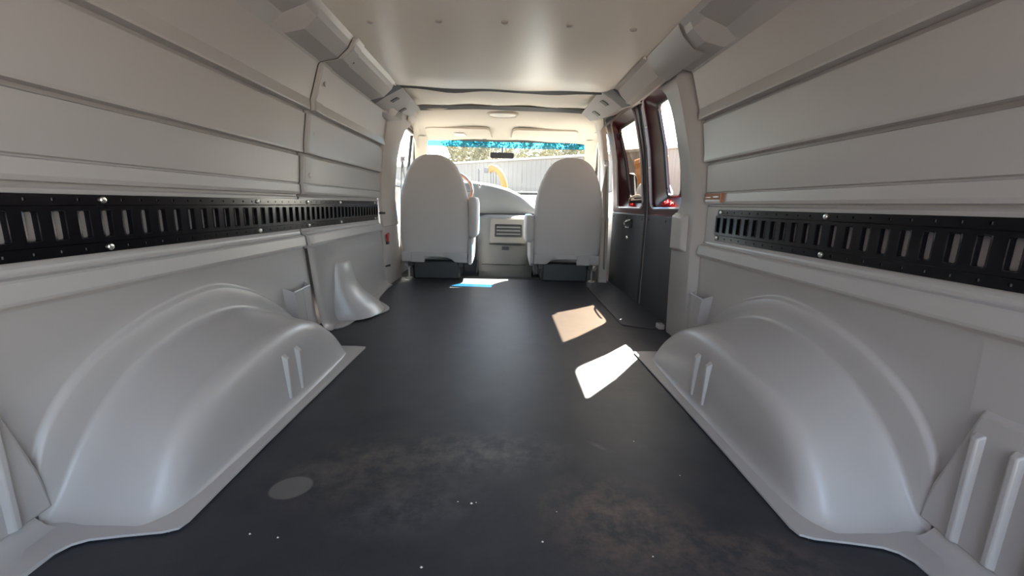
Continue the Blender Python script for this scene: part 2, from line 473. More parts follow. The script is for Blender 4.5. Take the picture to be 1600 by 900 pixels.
def lower_liner(s, parent, yfront_top, yfront_bot):
    """flat lower wall around the arch, the arch itself, the side face and the foot flange: one moulding"""
    mb = MB()
    rows = []
    for (a, x, ky, kz) in WELL:
        rows.append([(s * x, y, z) for y, z in sc(a, kz, ky)])
    mb.grid(rows)
    # wall sheet between ledge and arch
    outer = [(s * .8985, y, z) for y, z in sc(a0, 1.03, 1.012)]
    top = []
    for k, p in enumerate(outer):
        t = k / (NA - 1)
        top.append((s * .886, p[1], .425))
    mid = [(s * (.886 + (.8985 - .886) * .5), p[1], (p[2] + .425) / 2) for p in outer]
    mb.grid([top, mid, outer])
    # wall behind the arch (towards the rear doors) with a coved foot
    yb = outer[0][1]
    cove = [(.886, .425), (.893, .25), (.896, .10), (.894, .06), (.882, .028), (.862, .012), (.835, .007), (.792, .006), (.790, .0)]
    mb.grid([[(s * x, y, z) for x, z in cove] for y in (-.55, .3, .60)] + [[(s * (.886 + .0125 * (1 - z / .425) if z > .05 else x), yb, z) for x, z in cove]])
    # wall in front of the arch
    cove2 = [(.886, .425), (.893, .25), (.896, .10), (.894, .05), (.884, .022), (.865, .009), (.845, .006)]
    yf = outer[-1][1]
    mb.grid([[(s * x, y + (yt if j == 2 else 0), z) for x, z in cove2] for j, (y, yt) in enumerate(((yf, 0), (yf + .02, 0), (yfront_top, 0)))])
    lip = []
    for x, z in cove2:
        t = 1 - z / .425
        lip.append((s * x, yfront_top + (yfront_bot - yfront_top) * t, z))
    mb.grid([[(s * x, yfront_top, z) for x, z in cove2], lip])
    # foot flange lying on the floor
    inner = [(s * .628, y, .006) for y, z in ((.75, 0), (1.0, 0), (1.4, 0), (1.74, 0))]
    o = MB()
    fpts = [(.845, 1.80), (.72, 1.765), (.64, 1.765), (.596, 1.758), (.594, 1.74), (.600, 1.4), (.606, 1.0), (.606, .73), (.612, .71), (.635, .700), (.70, .690), (.755, .680), (.775, .668), (.788, .645), (.792, .60), (.80, .60), (.88, .70), (.88, 1.8)]
    mb.prism([(s * x, y, .0035) for x, y in fpts], (0, 0, .005))
    ob = mb.build('wheel_well_cover', M['liner'], parent, angle=48)
    return ob

wwl = lower_liner(-1, wall_left, 1.868, 1.985)
wwr = lower_liner(1, wall_right, 1.87, 1.87)

def rib(mb, s, x, y, z0, z1, w, h, lean=0.0):
    """bevelled vertical stiffening rib on a wall at |x|"""
    a = [(s * (x + .01), y - w, z0), (s * (x + .01), y + w, z0), (s * (x + .01 + lean), y + w, z1), (s * (x + .01 + lean), y - w, z1)]
    b = [(s * (x - h), y - w * .45, z0 + w * .7), (s * (x - h), y + w * .45, z0 + w * .7), (s * (x - h + lean), y + w * .45, z1 - w * 1.2), (s * (x - h + lean), y - w * .45, z1 - w * 1.2)]
    mb.add(a + b, [(0, 1, 5, 4), (1, 2, 6, 5), (2, 3, 7, 6), (3, 0, 4, 7), (4, 5, 6, 7)])

for s, w in ((-1, wwl), (1, wwr)):
    for y in (1.215, 1.290):
        mb = MB(); rib(mb, s, .652, y, .022, .178, .014, .012, .004); mb.build('side_rib', M['liner'], w, angle=20, bevel=.002)
    # raised pad at the rear end of the wall, with two ribs
    mb = MB()
    P0 = [(.30, .004), (.752, .022), (.742, .11), (.690, .300), (.30, .300)]
    ce = Vector((.5, .15))
    P1 = [(.30, .02), (.738, .03), (.727, .11), (.679, .288), (.30, .288)]
    mb.grid([[(s * .8985, y, z) for y, z in P0], [(s * .877, y, z) for y, z in P1]], closed=True, cap1=True)
    mb.build('wall_pad', M['liner'], w, angle=25, bevel=.004)
    for y in (.672, .612, .552):
        mb = MB(); rib(mb, s, .879, y, .025, .262, .013, .014); mb.build('pad_rib', M['liner'], w, angle=20, bevel=.003)
    # strap pocket ahead of the arch
    y0, y1 = (1.672, 1.868) if s < 0 else (1.70, 1.865)
    mb = MB()
    a = [(s * .905, y0 - .01, .292), (s * .905, y1 - .01, .285), (s * .905, y1 + .03, .05), (s * .905, y0 + .055, .09)]
    b = [(s * .862, y0 + .035, .258), (s * .862, y1 - .022, .262), (s * .868, y1 + .0, .08), (s * .868, y0 + .07, .12)]
    mb.add(a + b, [(0, 4, 7, 3), (4, 5, 6, 7), (5, 1, 2, 6), (7, 6, 2, 3)])
    mb.add([(s * .862, y0 + .035, .258), (s * .862, y1 - .022, .262), (s * .884, y1 - .025, .250), (s * .884, y0 + .035, .246)], [(0, 1, 2, 3)])
    mb.tube([(s * .863, y0 + .034, .258), (s * .863, y1 - .022, .262)], .004, 6)
    mb.tube([(s * .866, y0 + .115, .256), (s * .872, y0 + .15, .075)], .006, 6)
    mb.build('strap_pocket', M['liner'], w, angle=25)

# ---- left front foot cover with its bump
mb = MB()
rows = []
for x, z in [(.886, .425), (.893, .25), (.896, .10), (.894, .05), (.884, .022), (.868, .009), (.852, .006)]:
    t = 1 - z / .425
    rows.append([(-(x - .012), 1.872 + .118 * t, z), (-(x - .015), 1.884 + .118 * t, z), (-(x - .013), 1.955 + .10 * t, z), (-(x - .004), 1.968 + .10 * t, z), (-x, 2.2, z), (-x, 2.6, z), (-x, 3.02 + .16 * t, z)])
mb.grid(rows)
fp = [(.876, 2.02), (.826, 2.022), (.797, 2.06), (.79, 2.15), (.788, 2.23), (.745, 2.265), (.70, 2.32), (.676, 2.40), (.676, 2.44), (.70, 2.50), (.76, 2.585), (.815, 2.665), (.84, 2.9), (.866, 3.2), (.90, 3.2), (.90, 2.02)]
fp = smooth_line(fp[1:-2], 1)
mb.prism([(-.90, 2.02, .0035)] + [(-x, y, .0035) for x, y in fp] + [(-.90, 3.2, .0035)], (0, 0, .005))
# bump, lofted from D-shaped outlines
def dsec(x, ya, yb, z, n=10):
    out = []
    for k in range(n + 1):
        th = PI * k / n
        out.append((-(.902 - (.902 - x) * abs(math.sin(th)) ** .55), (ya + yb) / 2 - (yb - ya) / 2 * math.cos(th), z))
    return out
mb.grid([dsec(.90, 2.21, 2.37, .318), dsec(.866, 2.205, 2.375, .312), dsec(.852, 2.20, 2.38, .296), dsec(.846, 2.19, 2.40, .24), dsec(.835, 2.185, 2.43, .18),
         dsec(.80, 2.175, 2.47, .12), dsec(.757, 2.17, 2.52, .075), dsec(.726, 2.165, 2.55, .045), dsec(.712, 2.16, 2.56, .02), dsec(.70, 2.15, 2.575, .009)])
mb.build('foot_cover', M['liner'], wall_left, angle=40)

# ---- left B pillar trim
def b_pillar_left():
    zs = [(-.01, 3.145, 3.68), (.04, 3.14, 3.66), (.24, 3.11, 3.58), (.455, 3.07, 3.505), (.462, 3.07, 3.495), (.66, 3.035, 3.425), (.76, 3.01, 3.40), (.95, 2.955, 3.345), (1.066, 2.90, 3.30), (1.16, 2.85, 3.34), (1.22, 2.82, 3.43), (1.27, 2.80, 3.50)]
    rows = []
    for z, yo, yi in zs:
        lo = .012 if z < .458 else 0
        X_ = Xw(z) - .012 + lo
        if z > 1.19: X_ = .766 - (z - 1.19) * .55 - .012
        rows.append([(-(X_ + .02), yo - .01, z), (-X_, yo, z), (-(X_ - .012), yo + .03, z), (-(X_ - .012), yi - .06, z), (-(X_ + .004), yi - .012, z), (-(X_ + .03), yi, z), (-(X_ + .09), yi + .02, z)])
    o = MB().grid(rows).build('trim_1', M['pillar'], angle=30)
    tag(o, kind='structure')
    MB().prism([(-.872, 3.10, .40), (-.872, 3.155, .41), (-.872, 3.14, .345), (-.872, 3.115, .345)], (.012, 0, 0)).build('clip', M['red'], o)
    box('clip', M['dark'], o, -.878, -.86, 3.115, 3.15, .325, .348, .002)
    MB().tube([(-.886, 3.02, .556), (-.868, 3.075, .556)], .008, 8).build('clip', M['rubber'], o)
    MB().tube([(-.895, 3.13, .158), (-.872, 3.18, .158)], .008, 8).build('clip', M['rubber'], o)
    return o
trim1 = b_pillar_left()

# ---- right C pillar frame beside the side doors
def c_pillar_right():
    rows = []
    for z, yb, yf, ex in [(0, 1.885, 2.115, .0), (.23, 1.885, 2.118, .0), (.42, 1.885, 2.112, .0), (.56, 1.89, 2.125, 0), (.60, 1.895, 2.11, 0), (.66, 1.897, 2.062, 0), (.69, 1.90, 2.050, 0), (.865, 1.918, 2.044, 0),
                          (1.04, 1.928, 2.052, 0), (1.10, 1.93, 2.06, 0), (1.16, 1.933, 2.085, 0), (1.19, 1.935, 2.12, 0), (1.205, 1.935, 2.16, 0), (1.26, 1.93, 2.22, 0), (1.31, 1.93, 2.25, 0)]:
        X_ = Xw(z) if z < 1.19 else .766
        e = .03
        yb -= .005
        rows.append([(X_ + .030, yb - .065, z), (X_ - e + .006, yb - .005, z), (X_ - e, yb + .005, z), (X_ - e, yf - .014, z), (X_ - e + .005, yf - .004, z), (X_ - e + .016, yf, z), (X_ + .07, yf + .012, z)])
    mb = MB().grid(rows)
    # head of the frame running back along the cove
    hd = [(.618, 1.287), (.640, 1.247), (.684, 1.207), (.725, 1.196)]
    mb.grid([[(x - .003, y, z) for x, z in hd] for y in (1.64, 1.99)])
    o = mb.build('trim_2', M['liner'], angle=28)
    tag(o, kind='structure')
    box('base_clip', M['liner'], o, .838, .872, 2.125, 2.17, .0, .03, .004)
    pad = MB()
    a = [(.858, 1.945, .612), (.858, 2.098, .620), (.858, 2.085, .430), (.858, 1.925, .438)]
    b = [(.832, 1.965, .598), (.832, 2.078, .604), (.832, 2.068, .446), (.832, 1.945, .452)]
    pad.add(a + b, [(0, 1, 5, 4), (1, 2, 6, 5), (2, 3, 7, 6), (3, 0, 4, 7), (4, 5, 6, 7)])
    pad.build('striker_cover', M['liner'], o, angle=20, bevel=.006)
    return o
trim2 = c_pillar_right()

# ---- header cover above the side doors and the rail it hides
cov = [(.600, 1.285), (.622, 1.276), (.640, 1.247), (.668, 1.222), (.674, 1.210), (.690, 1.206), (.705, 1.196), (.722, 1.200), (.735, 1.23)]
mb = MB().grid([[(x + o, y, z + q) for x, z in cov] for y, o, q in ((1.985, .012, .01), (1.99, 0, 0), (2.48, 0, 0), (2.50, .004, .003))])
t3 = tag(mb.build('trim_3', M['pillar'], angle=28), kind='structure')
mb = MB().grid([[(x, y, z) for x, z in ((.725, 1.23), (.77, 1.245), (.80, 1.275), (.812, 1.30), (.86, 1.315))] for y in (1.99, 2.4, 3.0, 3.62)])
mb.build('door_header_rail', M['railgrey'], t3)

# ---- right B pillar
rows = []
for z, xb, y0, y1 in [(-.01, .885, 3.50, 3.64), (.2, .878, 3.50, 3.63), (.545, .866, 3.50, 3.62), (.55, .862, 3.50, 3.62), (.75, .852, 3.50, 3.61), (.965, .836, 3.49, 3.60), (1.1, .81, 3.46, 3.58), (1.2, .785, 3.42, 3.56), (1.30, .745, 3.36, 3.52)]:
    wd = .07 if z < .547 else .045
    rows.append([(xb, y0, z), (xb - wd + .01, y0 - .0, z), (xb - wd, y0 + .012, z), (xb - wd, y1 - .012, z), (xb - wd + .01, y1, z), (xb, y1, z)])
t4 = tag(MB().grid(rows, closed=True, cap0=True, cap1=True).build('trim_4', M['pillar'], angle=30), kind='structure')

# ---- roof corner covers (grey moulded corner pieces with two slots)
def corner_cover(s, label, face, cap, wing=None):
    t = thing('roof_corner_cover', label, 'trim', (s * face[3][0], face[3][1], face[3][2]))
    pts = [Vector((s * x, y, z)) for x, y, z in face]
    nn = (pts[1] - pts[0]).cross(pts[5] - pts[0])
    for i in (2, 3, 4, 6):
        pts[i].z = pts[0].z - ((pts[i].x - pts[0].x) * nn.x + (pts[i].y - pts[0].y) * nn.y) / nn.z
    out = [p + Vector((s * .12, .02, .035)) for p in pts]
    MB().grid([[tuple(p) for p in pts], [tuple(p) for p in out]], closed=True, cap0=True).build('cover', M['seatplastic'], t, angle=20, bevel=.004)
    if wing:
        w_ = [Vector((s * x, y, z)) for x, y, z in wing]
        MB().add([pts[5], w_[0], w_[1], w_[2], pts[3], pts[4]], [(0, 1, 2, 3, 4, 5)]).build('lower_wing', M['seatplastic'], t, solid=.006)
    # end cap turned to the cargo space, shade put into its dark colour
    f0, f1, f2 = pts[0], pts[-1], pts[-2]
    c0, c1, c2 = [Vector((s * x, y, z)) for x, y, z in cap]
    up = Vector((s * .03, .01, .05))
    MB().add([f0, f1, f2, c2, c1, c0, c0 + up, c1 + up, c2 + up], [(0, 1, 4, 5), (1, 2, 3, 4), (5, 4, 7, 6), (4, 3, 8, 7)]).build('end_cap', M['endcap'], t, angle=25)
    n = (pts[1] - pts[0]).cross(pts[-2] - pts[0]).normalized()
    if n.z > 0: n = -n
    d = (pts[-2] - pts[0]).normalized(); w = n.cross(d)
    for u, v in ((.42, .25), (.46, .82)):
        c = pts[0].lerp(pts[-2], u) + (pts[1] - pts[0]) * v * .8
        q = [c + d * .024 * a_ + w * .022 * b_ for a_, b_ in ((-1, -1), (1, -1), (1, 1), (-1, 1))]
        q = [p - n * ((p - pts[0]).dot(n)) - n * .002 for p in q]
        MB().prism(q, n * .006).build('slot', M['dark'], t)
    return t
corner_cover(-1, 'grey plastic roof corner cover with two slots above the driver side pillar',
             [(.597, 2.60, 1.290), (.612, 3.15, 1.284), (.690, 3.20, 1.217), (.708, 3.02, 1.19), (.758, 2.86, 1.147), (.785, 2.62, 1.192), (.70, 2.60, 1.235)],
             [(.640, 2.50, 1.292), (.725, 2.50, 1.235), (.778, 2.505, 1.192)],
             [(.790, 2.64, 1.178), (.762, 2.86, 1.147), (.712, 3.03, 1.185)])
corner_cover(1, 'grey plastic roof corner cover with two slots above the side doors',
             [(.540, 2.60, 1.303), (.535, 3.15, 1.288), (.610, 3.20, 1.222), (.640, 3.05, 1.20), (.665, 2.92, 1.185), (.690, 2.63, 1.218), (.62, 2.60, 1.258)],
             [(.596, 2.495, 1.284), (.64, 2.49, 1.245), (.70, 2.49, 1.200)])

# ------------------------------------------------------------------ side doors
def ring3(quad, r, off, s=1):
    return [(s * (Xd(z) + off), y, z) for y, z in rrect(quad, r)]

def side_door(name, outer, rim, glassq, gm, lower, front):
    mb = MB()
    rings = [ring3(outer, .01, .045), ring3(outer, .01, .0), ring3(rim, .07, .0)]
    rings.append(ring3(rim, .07, .010))
    g2 = [(y * .85 + c[0] * .15, z * .85 + c[1] * .15) for (y, z), c in zip(glassq, rim)]
    rings.append(ring3(g2, .055, .052))
    rings.append(ring3(glassq, .05, .055))
    rings.append(ring3(glassq, .05, .075))
    mb.grid(rings, closed=True)
    door = tag(mb.build(name, M['maroon'], angle=30), kind='structure')
    # weather strip round the opening, rim highlight put in as pale grey
    MB().tube(ring3(rim, .07, -.004), .008, 6, closed=True).build('weather_strip', M['rimshine'], door)
    MB().tube(ring3(glassq, .05, .056), .009, 6, closed=True).build('window_gasket', M['rubber'], door)
    pr = ring3(glassq, .05, .062)
    MB().add(pr, [tuple(range(len(pr)))]).build('window_pane', gm, door, smooth=False)
    # outer skin and black inner trim board of the lower half
    y0, y1 = lower
    MB().grid([[(Xd(z) + .06, y, z) for z in (-.25, .1, .35, .6)] for y in (y0, y1)]).build('outer_skin', M['maroon'], door, solid=.006)
    brd = MB()
    ins = .012
    brd.grid([[(.928, y0, z) for z in (-.03, .595)], [(.922, y0 + ins, z) for z in (-.02, .588)], [(.922, y1 - ins, z) for z in (-.02, .588)], [(.928, y1, z) for z in (-.03, .595)]])
    brd.prism([(.922, y0 + ins, .588), (.922, y1 - ins, .588), (.93, y1, .598), (.93, y0, .598)], (.005, 0, 0.001))
    brd.build('trim_board', M['darktrim'], door, bevel=.003)
    for y in ((y0 + .05), (y0 + y1) / 2, (y1 - .05)):
        MB().disc((.922, y, .565), (-1, 0, 0), .007, .004, 10).build('trim_button', M['dark'], door)
    return door

# rear leaf
d1 = side_door('door_1', [(2.05, .60), (2.722, .60), (2.722, 1.325), (2.05, 1.325)], [(2.12, .64), (2.655, .635), (2.685, 1.275), (2.12, 1.285)],
               [(2.325, .708), (2.535, .708), (2.605, 1.232), (2.31, 1.235)], M['glass'], (2.05, 2.722), False)
# front leaf
d2 = side_door('door_2', [(2.752, .60), (3.60, .60), (3.56, 1.325), (2.752, 1.325)], [(2.80, .635), (3.45, .635), (3.43, 1.285), (2.84, 1.285)],
               [(2.845, .708), (3.30, .708), (3.465, 1.236), (2.89, 1.236)], M['glasstint'], (2.752, 3.60), True)
for y, z, dd in ((2.66, .88, d1), (2.665, 1.12, d1)):
    MB().disc((Xd(z) - .002, y, z), (-1, 0, 0), .008, .006, 10, .002).build('bolt', M['silver'], dd)
MB().tube([(Xd(.60) - .004, 2.737, -.02), (Xd(.60) - .004, 2.737, .6), (Xd(.72) - .004, 2.737, .72), (Xd(1.0) - .004, 2.737, 1.0), (Xd(1.2) - .004, 2.737, 1.2), (Xd(1.3) - .004, 2.737, 1.30)], .011, 8).build('edge_seal', M['rubber'], d2)
# latch on the trim board, sill handle and sill lock bar of the front leaf
lt = MB(); lt.box(.900, .922, 3.02, 3.10, .495, .555); lp = lt.build('latch_plate', M['dark'], d2, bevel=.004)
lh = MB(); lh.tube([(.905, 3.00, .548), (.885, 3.03, .545), (.880, 3.07, .525), (.885, 3.06, .505)], .008, 8); lh.build('latch_handle', M['chrome'], lp)
lh = MB(); lh.tube([(.912, 3.13, .497), (.895, 3.08, .497), (.895, 3.03, .497)], .006, 8); lh.build('latch_handle', M['chrome'], lp)
lh = MB(); lh.tube([(.912, 3.05, .432), (.892, 3.02, .425), (.890, 2.99, .415)], .009, 8); lh.build('latch_handle', M['chrome'], lp)
lh = MB(); lh.tube([(.952, 3.22, .672), (.935, 3.18, .706), (.932, 3.10, .716), (.932, 2.98, .724), (.935, 2.93, .720)], .007, 8); lh.build('sill_handle', M['cream'], d2, sub=1)
lh = MB(); lh.tube([(.955, 3.21, .685), (.95, 2.88, .690)], .009, 8); lh.tube([(.955, 3.19, .655), (.945, 3.15, .70)], .018, 8); lh.build('lock_bar', M['rubber'], d2)
lh = MB(); lh.box(.895, .905, 3.415, 3.435, 1.165, 1.215); lh.build('window_stay', M['rubber'], d2, bevel=.004)

# unseen rear doors, added and angled to trim light from behind: right leaf swung wide open, left leaf half open
def added_rear_leaf(name, hinge, ang):
    mb = MB()
    c, s_ = math.cos(ang), math.sin(ang)
    def W(u, v, z): return (hinge[0] + u * c - v * s_, hinge[1] + u * s_ + v * c, z)
    q = rrect([(.0, -.25), (.93, -.25), (.93, 1.30), (.12, 1.30)], .06)
    mb.grid([[W(u, 0, z) for u, z in q], [W(u, .06, z) for u, z in q]], closed=True, cap0=True, cap1=True)
    d = tag(mb.build(name, M['maroon'], angle=30), kind='structure')
    q = rrect([(.06, .02), (.87, .02), (.87, .60), (.06, .60)], .05)
    mb = MB().grid([[W(u, -.001, z) for u, z in q], [W(u, -.014, z) for u, z in q]], closed=True, cap1=True)
    mb.build('trim_board', M['darktrim'], d, bevel=.004)
    return d
added_rear_leaf('added_unseen_door_5', (-.94, -.58), -PI / 2 + .45)
added_rear_leaf('added_unseen_door_6', (.96, -.58), -PI / 2 + .9)

# red lumps added on the two window sills in place of reflections
def reflection(label, c, r, seed):
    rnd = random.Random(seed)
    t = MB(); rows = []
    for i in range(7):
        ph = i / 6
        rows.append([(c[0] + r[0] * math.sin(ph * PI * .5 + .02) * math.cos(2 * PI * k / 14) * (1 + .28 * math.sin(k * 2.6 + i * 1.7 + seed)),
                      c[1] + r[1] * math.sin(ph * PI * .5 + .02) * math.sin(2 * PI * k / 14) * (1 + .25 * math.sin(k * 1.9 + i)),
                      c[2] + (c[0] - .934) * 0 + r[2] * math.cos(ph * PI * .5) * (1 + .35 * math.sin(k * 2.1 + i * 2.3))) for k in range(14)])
    o = t.grid(rows, closed=True, cap0=True, cap1=True).build('red_reflection', M['reflection'], angle=60)
    tag(o, label, 'reflection')
reflection('red lump in place of a reflection on the sill of the rear side door window', (.938, 2.43, .648), (.020, .085, .032), 2)
reflection('small red lump in place of a reflection on the sill of the front side door window beside the lock bar', (.938, 3.10, .646), (.018, .05, .020), 5)

# cab doors
def cab_door(name, s, outer, win, wr):
    mb = MB()
    rings = [ring3(outer, .02, .07, s), ring3(outer, .02, .02, s), ring3(win, wr, .02, s), ring3([(y, z) for y, z in win], wr, .055, s)]
    mb.grid(rings, closed=True)
    d = tag(mb.build(name, M['pillar'], angle=30), kind='structure')
    MB().tube(ring3(win, wr, .03, s), .013, 6, closed=True).build('window_gasket', M['rubber'], d)
    pr = ring3(win, wr, .045, s)
    MB().add(pr, [tuple(range(len(pr)))]).build('window_pane', M['glass'], d, smooth=False)
    div = MB().tube([(s * (Xd(.76) + .045), 4.16, .76), (s * (Xd(1.24) + .045), 4.05, 1.24)], .014, 6); div.build('quarter_bar', M['rubber'], d)
    return d
d3 = cab_door('door_3', -1, [(3.25, -.25), (4.85, -.25), (4.26, 1.335), (3.25, 1.335)], [(3.42, .77), (4.50, .77), (4.14, 1.262), (3.42, 1.262)], .06)
d4 = cab_door('door_4', 1, [(3.60, -.25), (4.85, -.25), (4.26, 1.335), (3.60, 1.335)], [(3.68, .77), (4.50, .77), (4.14, 1.262), (3.66, 1.262)], .06)

# ---- windscreen and front wall
ws_t = [(-.80, 4.20, 1.232), (.80, 4.20, 1.232)]; ws_b = [(-.93, 4.70, .765), (.93, 4.70, .765)]
def ws(u, v):
    x = u * (.80 + .13 * v); bow = .10 * (1 - u * u)
    return (x, 4.20 + .50 * v + bow * .6, 1.236 - .47 * v)
us = [-1 + k / 8 for k in range(17)]
fr = MB()
for v0, v1 in ((-.06, .0), (.98, 1.06)):
    fr.grid([[ws(u, v0) for u in us], [ws(u, v1) for u in us]])
win = tag(fr.build('window_1', M['rubber'], solid=.014), kind='structure')
MB().grid([[ws(u, v) for u in us] for v in (.115, .4, .7, 1.0)]).build('glass_pane', M['screen'], win)
MB().grid([[ws(u, v) for u in us] for v in (-.01, .05, .115)]).build('tint_band', M['glassband'], win)
for s in (-1, 1):
    rows = []
    for v in (-.08, .1, .4, .7, 1.02):
        p = Vector(ws(s * 1.0, v))
        rows.append([p + Vector((s * -.045, .01, -.005)), p + Vector((s * -.05, -.02, -.02)), p + Vector((s * -.02, -.06, -.03)), p + Vector((s * .05, -.09, -.03)), p + Vector((s * .08, -.03, .0))])
    tag(MB().grid(rows).build('trim_5' if s < 0 else 'trim_6', M['cloth'], angle=40), kind='structure')
fw = MB().grid([[(x, 4.86, z) for z in (-.25, .3, .74, .765)] for x in (-.96, 0, .96)])
fw.grid([[(x, y, z) for y, z in ((4.86, .765), (4.72, .765))] for x in (-.96, 0, .96)])
tag(fw.build('wall_front', M['dash'], solid=.02), kind='structure')

# ------------------------------------------------------------------ E-tracks
def e_track(s, y0, n, label, bolts):
    pitch = .0508
    t = thing('e_track', label, 'cargo rail', (s * .893, y0, .575))
    mb = MB()
    def P(q, y, z, d): return (s * (.8925 - d), y, z)
    # cross section: two flanges with a bolt hole per pitch, a raised web with one slot per pitch
    D0, D1 = .004, .010
    zf0, zf1, zw0, zw1 = .5125, .6385, .537, .614
    sw, sz0, sz1 = .0105, .5485, .6045
    for i in range(n):
        a = y0 + i * pitch; b = a + pitch; c = (a + b) / 2
        # web with slot (rounded)
        ring_o = rrect([(a, zw0), (b, zw0), (b, zw1), (a, zw1)], .0001, 2, 3)
        ring_i = rrect([(c - sw, sz0), (c + sw, sz0), (c + sw, sz1), (c - sw, sz1)], .0035, 2, 3)
        mb.grid([[P(0, y, z, D1) for y, z in ring_o], [P(0, c + (y - c) * 1.30, (sz0 + sz1) / 2 + (z - (sz0 + sz1) / 2) * 1.11, D1) for y, z in ring_i],
                 [P(0, c + (y - c) * 1.12, (sz0 + sz1) / 2 + (z - (sz0 + sz1) / 2) * 1.05, D1 + .0018) for y, z in ring_i],
                 [P(0, y, z, D1 + .0008) for y, z in ring_i],
                 [P(0, y + (.001 if y > c else -.001) * -1, z, .001) for y, z in ring_i]], closed=True)
        # flanges with a hole
        for z0, z1 in ((zf0, zw0 - .003), (zw1 + .003, zf1)):
            ro = rrect([(a, z0), (b, z0), (b, z1), (a, z1)], .0001, 0, 3)
            zc = (z0 + z1) / 2
            k = len(ro)
            ri = []
            for j in range(k):
                th = math.atan2(ro[j][1] - zc, (ro[j][0] - c) * .5)
                ri.append((c + .0042 * math.cos(th), zc + .0042 * math.sin(th)))
            mb.grid([[P(0, y, z, D0) for y, z in ro], [P(0, y, z, D0) for y, z in ri], [P(0, y, z, .0) for y, z in ri]], closed=True)
        for za, zb in ((zw0 - .003, zw0), (zw1 + .003, zw1)):
            mb.add([P(0, a, za, D0), P(0, b, za, D0), P(0, b, zb, D1), P(0, a, zb, D1)], [(0, 1, 2, 3)])
    ye = y0 + n * pitch
    for y in (y0, ye):
        mb.add([P(0, y, zw0 - .003, D0), P(0, y, zw0, D1), P(0, y, zw1, D1), P(0, y, zw1 + .003, D0), P(0, y, zw1 + .003, 0), P(0, y, zw0 - .003, 0)], [(0, 1, 2, 3, 4, 5)])
    for z in (zf0, zf1):
        mb.add([P(0, y0, z, 0), P(0, ye, z, 0), P(0, ye, z, D0), P(0, y0, z, D0)], [(0, 1, 2, 3)])
    mb.build('rail', M['black'], t, angle=30)
    for y, zt in bolts:
        z = .6275 if zt else .5235
        MB().disc((s * (.8925 - D0), y, z), (-s, 0, 0), .0075, .005, 12, .001).build('screw', M['silver'], t)
    return t
nl = 66
e_track(-1, 2.965 - nl * .0508, nl, 'black steel slotted cargo rail along the left wall', [(y, k) for y in (.96, 1.55, 1.935, 2.315, 2.92) for k in (0, 1)])
nr = 43
e_track(1, 1.738 - nr * .0508, nr, 'black steel slotted cargo rail along the right wall behind the side doors', [(1.143, 1), (1.139, 0), (1.72, 0), (1.71, 1), (.55, 0), (.55, 1)])

t = thing('latch_plate', 'small copper brown latch plate above the front end of the right cargo rail', 'plate', (.88, 1.76, .688))
MB().prism([(.884, 1.685, .668), (.884, 1.845, .672), (.878, 1.845, .706), (.878, 1.685, .704)], (-.004, 0, 0)).build('plate', M['copper'], t, bevel=.001)
box('bar', M['chrome'], t, .870, .878, 1.785, 1.835, .686, .690, .001)
box('bar', M['chrome'], t, .870, .878, 1.715, 1.760, .687, .693, .001)
box('end_tab', M['copper'], t, .868, .88, 1.688, 1.697, .668, .705, .001)

